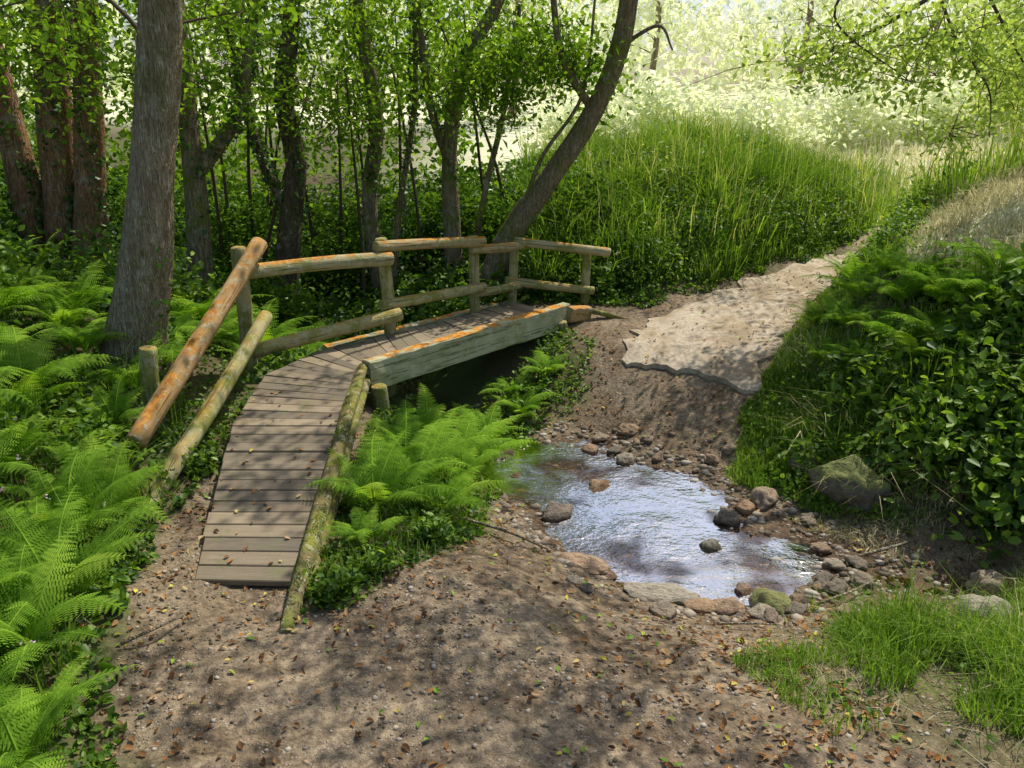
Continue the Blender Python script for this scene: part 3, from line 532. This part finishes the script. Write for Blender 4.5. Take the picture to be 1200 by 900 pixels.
for (x,y,rx,ry,rz) in [(1.0,9.5,.5,.3,.4),(1.7,9.65,.5,.3,.35),(2.5,10.1,.6,.3,.4),(3.3,10.6,.6,.3,.45),(4.1,11.2,.6,.3,.45),(2.2,11.5,.6,.4,.55),(3.4,12.4,.6,.4,.5),(1.0,11.2,.6,.4,.6),(4.3,12.2,.5,.3,.4),(2.9,11.3,.4,.3,.4),(5.0,12.4,.5,.3,.4)]:
    shrub(x,y,rx,ry,rz,36,36,M_ug,.06,'leafy green shrub on the grassy bank',.11,False)
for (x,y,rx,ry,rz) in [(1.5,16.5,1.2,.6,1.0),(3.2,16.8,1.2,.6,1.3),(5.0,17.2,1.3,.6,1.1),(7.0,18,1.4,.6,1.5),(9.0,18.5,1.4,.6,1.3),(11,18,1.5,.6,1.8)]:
    shrub(x,y,rx,ry,rz,50,44,M_leafW,.16,'shrub with sun glare painted into pale leaves at the edge of the field',.26,False)
for (x,y,rx,ry,rz) in [(-.98,3.72,.12,.14,.14),(-.82,4.0,.12,.12,.1),(-.5,4.5,.12,.12,.1),(-2.6,4.5,.2,.25,.2),(-2.35,3.9,.15,.2,.15),(-2.25,5.2,.12,.2,.12),(2.9,3.3,.25,.2,.16),(3.2,3.7,.25,.2,.2),(2.5,2.8,.2,.2,.12),(-.05,6.9,.25,.25,.22),(.2,7.5,.3,.25,.2),(-.35,7.2,.2,.2,.2)]:
    shrub(x,y,rx,ry,rz,22,26,M_ug,.045,'small leafy nettle plant beside the path',.05)
# ------------------------------------------------------------ ferns
def fern_mesh(nf,L0,seed):
    r_=np.random.default_rng(seed); mb=MB()
    for f in range(nf):
        az=f/nf*6.283+r_.normal()*.3; L=L0*r_.uniform(.7,1.15); e0=r_.uniform(48,80); e1=r_.uniform(-40,5); S=24
        s=np.linspace(0,1,S); el=np.radians(e0+(e1-e0)*s**1.1); a=az+r_.normal()*.3*s
        d=np.stack([np.cos(a)*np.cos(el),np.sin(a)*np.cos(el),np.sin(el)],1); P=np.vstack([[0,0,0],np.cumsum(d[:-1]*L/(S-1),axis=0)])
        tube(mb,P,np.linspace(.006,.0015,S)*L0/.6,4,0,.85,False)
        side=nrm(np.cross(d,[0,0,1])); nr=np.cross(side,d); V=[]; vv=[]; fv=.48+r_.normal()*.2
        for i in range(3,S):
            si=s[i]; w=L*.25*min(1,(si-.04)/.22)*(1-si)**.75+.008
            for sg in (-1,1):
                pd=nrm(side[i]*sg+d[i]*.35-nr[i]*.12+r_.normal(size=3)*.06); q=nrm(np.cross(nr[i],pd)); m_=8; u=np.linspace(.06,1,m_)
                ll=w*.24*(1-u)**.8+w*.04; wd=w/m_*.5
                c=P[i]+pd*(u*w)[:,None]-nr[i]*(.15*w*u**2)[:,None]
                for sq in (-1,1):
                    t=c+q*sq*ll[:,None]+pd*ll[:,None]*.35
                    b0=c-pd*wd*.8; b1=c+pd*wd*.8
                    V.append(np.stack([b0,t-pd*wd*.3,t+pd*wd*.3,b1],1)); vv.append(np.full(m_*4,np.clip(fv+.1*r_.normal()+.2*(si-.5),0,1)))
        V=np.concatenate(V).reshape(-1,3); k=np.arange(len(V)//4)[:,None]*4; mb.add(V,k+np.array([[0,1,2,3]]),np.concatenate(vv))
    return mb.mesh('fern',M_fern)
FM=[fern_mesh(10,.62,1),fern_mesh(8,.55,2),fern_mesh(12,.6,3),fern_mesh(9,.7,4),fern_mesh(7,.66,5)]
def fern(x,y,s,lab,grp,k_=None,tilt=(0,0),dz=0):
    o=obj('fern',FM[int(rng.integers(5)) if k_ is None else k_],None,(x,y,float(Z(x,y))+dz)); o.scale=(s,)*3; o.rotation_euler=(tilt[0],tilt[1],rng.random()*6.28)
    return tag(o,lab,'fern',None,grp)
for (x,y,s) in [(-.92,4.75,1.0),(-.72,5.3,1.2),(-.85,5.75,1.1),(-.4,5.75,.95),(-.45,6.2,1.0),(-.9,4.3,.6),(-.25,6.7,.9),(.1,7.2,.8),(-.75,6.4,1.1),(-.5,5.0,.8),(.35,7.7,.7),(-.3,6.3,.9),(.0,7.5,.8)]:
    fern(x,y,s,'bright green fern growing beside the bridge kerb','ferns below the bridge',dz=.04)
cnt=0; placed=[]
for q in range(4000):
    x=rng.uniform(-5.2,-1.7);y=rng.uniform(2.2,8.2)
    if q<1500: x=rng.uniform(-3.3,-1.6);y=rng.uniform(2.2,4.7)
    if sdist(x,y)>(-.24 if q<1500 else -.4) or (x>-2.75 and y>4.6) or any((x-a)**2+(y-b)**2<(.075 if q<1500 else .15) for a,b in placed): continue
    placed.append((x,y)); fern(x,y,rng.uniform(.6,1.05) if q<1500 else rng.uniform(.7,1.35),'green fern in the undergrowth beside the path','ferns in the shady bank',None,(rng.normal()*.15,rng.normal()*.15+.15),.09 if q<1500 else .05); cnt+=1
    if q>=1500 and cnt>=78: break
for (x,y,s) in [(-2.0,7.5,1.),(-1.6,8.1,1.),(-2.5,7.5,1.1),(-2.9,7.2,1.1),(-1.0,8.7,.9),(-2.2,8.2,1.1),(-.5,9.3,.8),(-3.3,7.4,1.2),(-2.5,7.15,.8),(-1.9,7.75,.8)]:
    fern(x,y,s,'green fern behind the bridge railing','ferns behind the railing')
for (x,y,s) in [(3.1,7.1,.9),(3.4,7.6,1.),(3.75,7.2,1.1),(3.2,6.6,.9),(3.7,6.7,1.2),(3.6,8.2,.8),(4.1,6.6,1.1),(2.8,6.8,.6),(4.2,6.2,1.2),(2.95,7.5,.7),(3.5,6.2,.9),(4.7,6.2,1.),(3.3,7.9,.7),(3.0,6.5,.7),(3.5,7.0,1.1),(3.75,7.8,.9),(3.9,6.3,1.1),(2.7,6.3,.5),(3.3,6.2,.9),(3.0,5.9,.6)]:
    fern(x,y,s,'green fern on the bank beside the path','ferns on the path bank',dz=.1)
# ------------------------------------------------------------ ground cover
def cover(N,x0,x1,y0,y1,dmin,dens=None):
    x,y=scatter(N,x0,x1,y0,y1); s=sdist(x,y)+fbm(x,y,4,12)*.14; k=s<-dmin
    if dens is not None: k&=rng.random(N)<dens(x,y)
    return x[k],y[k],-s[k]
mb=MB()
deckpoly=np.array([(-1.85,3.7),(-2.1,5.5),(-2.2,6.6),(-1.3,7.75),(0,9.1),(.6,8.5),(-1.2,6.5),(-1.15,3.6)])
def nodeck(x,y): return sdist(x,y,deckpoly)<.0
def hv(x,y): return .4+1.8*np.clip(fbm(x,y,1.7,8)+.25,0,1)
x,y,s=cover(80000,-6,-1.3,2,9,.0,lambda x,y:(.25+1.0*np.clip(fbm(x,y,1.5,5)+.2,0,1))*np.where(y>7,.6,1)); k=nodeck(x,y); x,y,s=x[k],y[k],s[k]
h=rng.random(len(x))**.8*np.clip(s*.55,.03,.2)*hv(x,y); leaves(mb,np.stack([x,y,Z(x,y)+.015+h],1),.05*(.6+.45*hv(x,y)),.5,.65,True,.42+fbm(x,y,3,2)*.45)
x,y,s=cover(38000,-1.3,1.0,3.4,9.6,.0,lambda x,y:.5+.8*fbm(x,y,3,6)); k=nodeck(x,y)&(Z(x,y)>-.44); x,y,s=x[k],y[k],s[k]
h=rng.random(len(x))**.9*np.clip(s*.6,.02,.16)*hv(x,y); leaves(mb,np.stack([x,y,Z(x,y)+.01+h],1),.042,.5,.65,True,.42+fbm(x,y,3,2)*.4)
x,y,s=cover(60000,1.9,6.5,4.3,9.8,.0,lambda x,y:np.clip(.15+1.5*np.clip(fbm(x,y,2.2,5)+.25,0,1),0,1)*(1-fieldmask(x,y))); k=Z(x,y)>-.42; x,y,s=x[k],y[k],s[k]
h=rng.random(len(x))*np.clip(s*.7,.02,.22)*hv(x*1.7,y*1.7); leaves(mb,np.stack([x,y,Z(x,y)+.01+h],1),.05*(.6+.5*hv(x,y)),.4,.65,True,.5+fbm(x,y,3,2)*.55)
x,y,s=cover(9000,1.2,4.2,2.2,4.3,-.02,lambda x,y:np.clip(fbm(x,y,2.4,41)*2.5+.2*(x-1.8),0,1)); k=Z(x,y)>-.42; x,y,s=x[k],y[k],s[k]
h=rng.random(len(x))*np.clip(s*.4,.01,.1); leaves(mb,np.stack([x,y,Z(x,y)+.01+h],1),.032,.6,.7,True,.5+fbm(x,y,3,2)*.4)
x,y,s=cover(45000,-9,1.2,9,14,.05); h=rng.random(len(x))*.4; leaves(mb,np.stack([x,y,Z(x,y)+h],1),.09,.5,.6,False,.35+fbm(x,y,2,2)*.3)
x,y,s=cover(60000,.4,6.5,8.8,13,.0,lambda x,y:np.clip(.8+fbm(x,y,1.2,15)*1.4-(Z(x,y)-.6)*.6,0,1)*(1-fieldmask(x,y))); h=rng.random(len(x))*np.clip(s,.05,.5); leaves(mb,np.stack([x,y,Z(x,y)+h],1),.055,.45,.6,False,.45+fbm(x,y,2,2)*.45)
tag(obj('undergrowth',mb.mesh('undergrowth',M_ug)),'dense leafy green ground cover on the banks','undergrowth','stuff')
mb=MB()
def grass(N,x0,x1,y0,y1,h,w,dmin=.0,dens=None,lean=.6,vb=.5,zmin=-.43,tv=0):
    x,y,s=cover(N,x0,x1,y0,y1,dmin,dens); z=Z(x,y); k=(z>zmin)&nodeck(x,y); x,y,z,s=x[k],y[k],z[k],s[k]
    blades(mb,np.stack([x,y,z-.01],1),h*np.clip(.35+s*1.6,.35,1)*(.5+1.3*np.clip(fbm(x,y,2,9)+.35,0,1)),w,lean,vb+fbm(x,y,1.4,3)*.45+tv)
grass(64000,.2,6.5,9.4,14.4,.5,.015,.05,lambda x,y:(1-fieldmask(x,y)*.8)*(.7+1.0*fbm(x,y,1.5,33)),.95,.45)
grass(6000,.2,6.5,9.8,14.4,.78,.010,.2,lambda x,y:(.4+1.2*fbm(x,y,1.1,35)),.5,.95)
grass(26000,1.8,3.3,5.2,8.2,.22,.008,.0,lambda x,y:np.clip(1.2-(x-2.0-(y-5.5)*.3),0,1),.9,.5)
grass(50000,.9,4.5,1.9,4.4,.27,.006,-.12,lambda x,y:np.clip(fbm(x,y,3.4,22)*2.2+fbm(x,y,1.1,24)+.05+.25*(x-1.9),0,.8),1.2,.55,-.42)
grass(7000,-5.5,-1.4,2.0,6,.40,.009,.08,lambda x,y:np.clip(fbm(x,y,1.3,23)*2,0,1),.8,.55)
grass(3000,-1.2,.2,3.9,6,.18,.007,.03,None,.8,.6)
grass(12000,2.6,6.5,4.5,8.5,.35,.009,.3,lambda x,y:np.clip(fbm(x,y,1.3,25)*1.8+.15,0,1)*(1-fieldmask(x,y)),.9,.55)
tag(obj('grass',mb.mesh('grass',M_grass)),'long bright green grass on the banks','grass','stuff')
mb=MB()
grass(36000,3.6,8.5,6.0,11.0,.13,.011,.15,lambda x,y:fieldmask(x,y)*.9,1.8,.5)
grass(24000,1,16,13.2,24,.3,.026,0,lambda x,y:fieldmask(x,y),.8,.9)
grass(7000,2.0,3.6,4.2,5.3,.2,.006,-.5,lambda x,y:np.clip(fbm(x,y,3,27)*2+.6,0,1),1.8,.1)
grass(3000,1.2,4.2,2.2,4.3,.2,.005,-.1,lambda x,y:np.clip(fbm(x,y,3,27)*2+.2,0,1),1.8,.3)
grass(9000,2.4,4.4,5.0,7.6,.3,.006,.1,lambda x,y:np.clip(fbm(x,y,2.5,28)*2.5,0,1),1.8,.15)
tag(obj('dry_grass',mb.mesh('dry_grass',M_dry)),'pale dry straw grass on the sunny bank top','dry grass','stuff')
mb=MB(); x,y,s=cover(500,-4.2,-1.7,2.2,4.6,.2); x,y,s=x[:60],y[:60],s[:60]; P=np.stack([x,y,Z(x,y)+np.clip(s*.7,.1,.3)+.05],1)
P=np.repeat(P,5,0)+rng.normal(size=(len(P)*5,3))*.008; leaves(mb,P,.016,.7,.8,True); tag(obj('wildflowers',mb.mesh('wildflowers',M_petal)),'tiny pink wildflowers in the undergrowth','wildflowers','stuff')
for (x0,y0,x1,y1,r) in [(-.35,5.0,.25,4.75,.012),(2.2,3.4,2.9,3.1,.018),(1.9,4.2,2.4,4.5,.01),(2.3,4.75,2.8,4.85,.012),(1.2,3.9,1.55,3.85,.007),(-1.9,3.2,-1.7,3.45,.008)]:
    z0,z1=float(Z(x0,y0))+.03,float(Z(x1,y1))+.04; mb=MB(); m_=np.array([(x1-x0)/2+.03,(y1-y0)/2-.03,(z1-z0)/2+.03])
    p,r_=smooth_path([(0,0,0),m_,(x1-x0,y1-y0,z1-z0)],[r,r*.9,r*.5],5); tube(mb,p,r_,7,.06); tag(obj('fallen_stick',mb.mesh('fallen_stick',M_bark),None,(x0,y0,z0)),'thin dry stick lying on the ground','stick',None,'sticks lying on the ground')
# ------------------------------------------------------------ light, camera
az=math.radians(40); el=math.radians(58)
S=Vector((math.sin(az)*math.cos(el),math.cos(az)*math.cos(el),math.sin(el)))
L=bpy.data.lights.new('sun','SUN'); L.energy=5; L.angle=math.radians(.5); L.color=(1,.95,.85); lo=bpy.data.objects.new('sun',L); COL.objects.link(lo); lo.rotation_mode='QUATERNION'; lo.rotation_quaternion=S.to_track_quat('Z','Y'); lo.location=S*30
w=bpy.data.worlds.new('World'); scene.world=w; w.use_nodes=True; nt=w.node_tree; bg=nt.nodes['Background']
sk=nt.nodes.new('ShaderNodeTexSky'); sk.sky_type='NISHITA'; sk.sun_disc=False; sk.sun_elevation=el; sk.sun_rotation=az; sk.dust_density=2.4; sk.air_density=1.0; sk.ozone_density=1.0
nt.links.new(sk.outputs[0],bg.inputs[0]); bg.inputs[1].default_value=.15
cam=bpy.data.cameras.new('camera'); cam.lens=28; cam.sensor_width=36; cam.clip_end=2000; cam.clip_start=.05
co=bpy.data.objects.new('camera',cam); COL.objects.link(co); co.location=(0,0,2.6); co.rotation_euler=(math.radians(70),0,0); scene.camera=co
scene.view_settings.view_transform='Standard'; scene.view_settings.look='None'; scene.view_settings.exposure=0
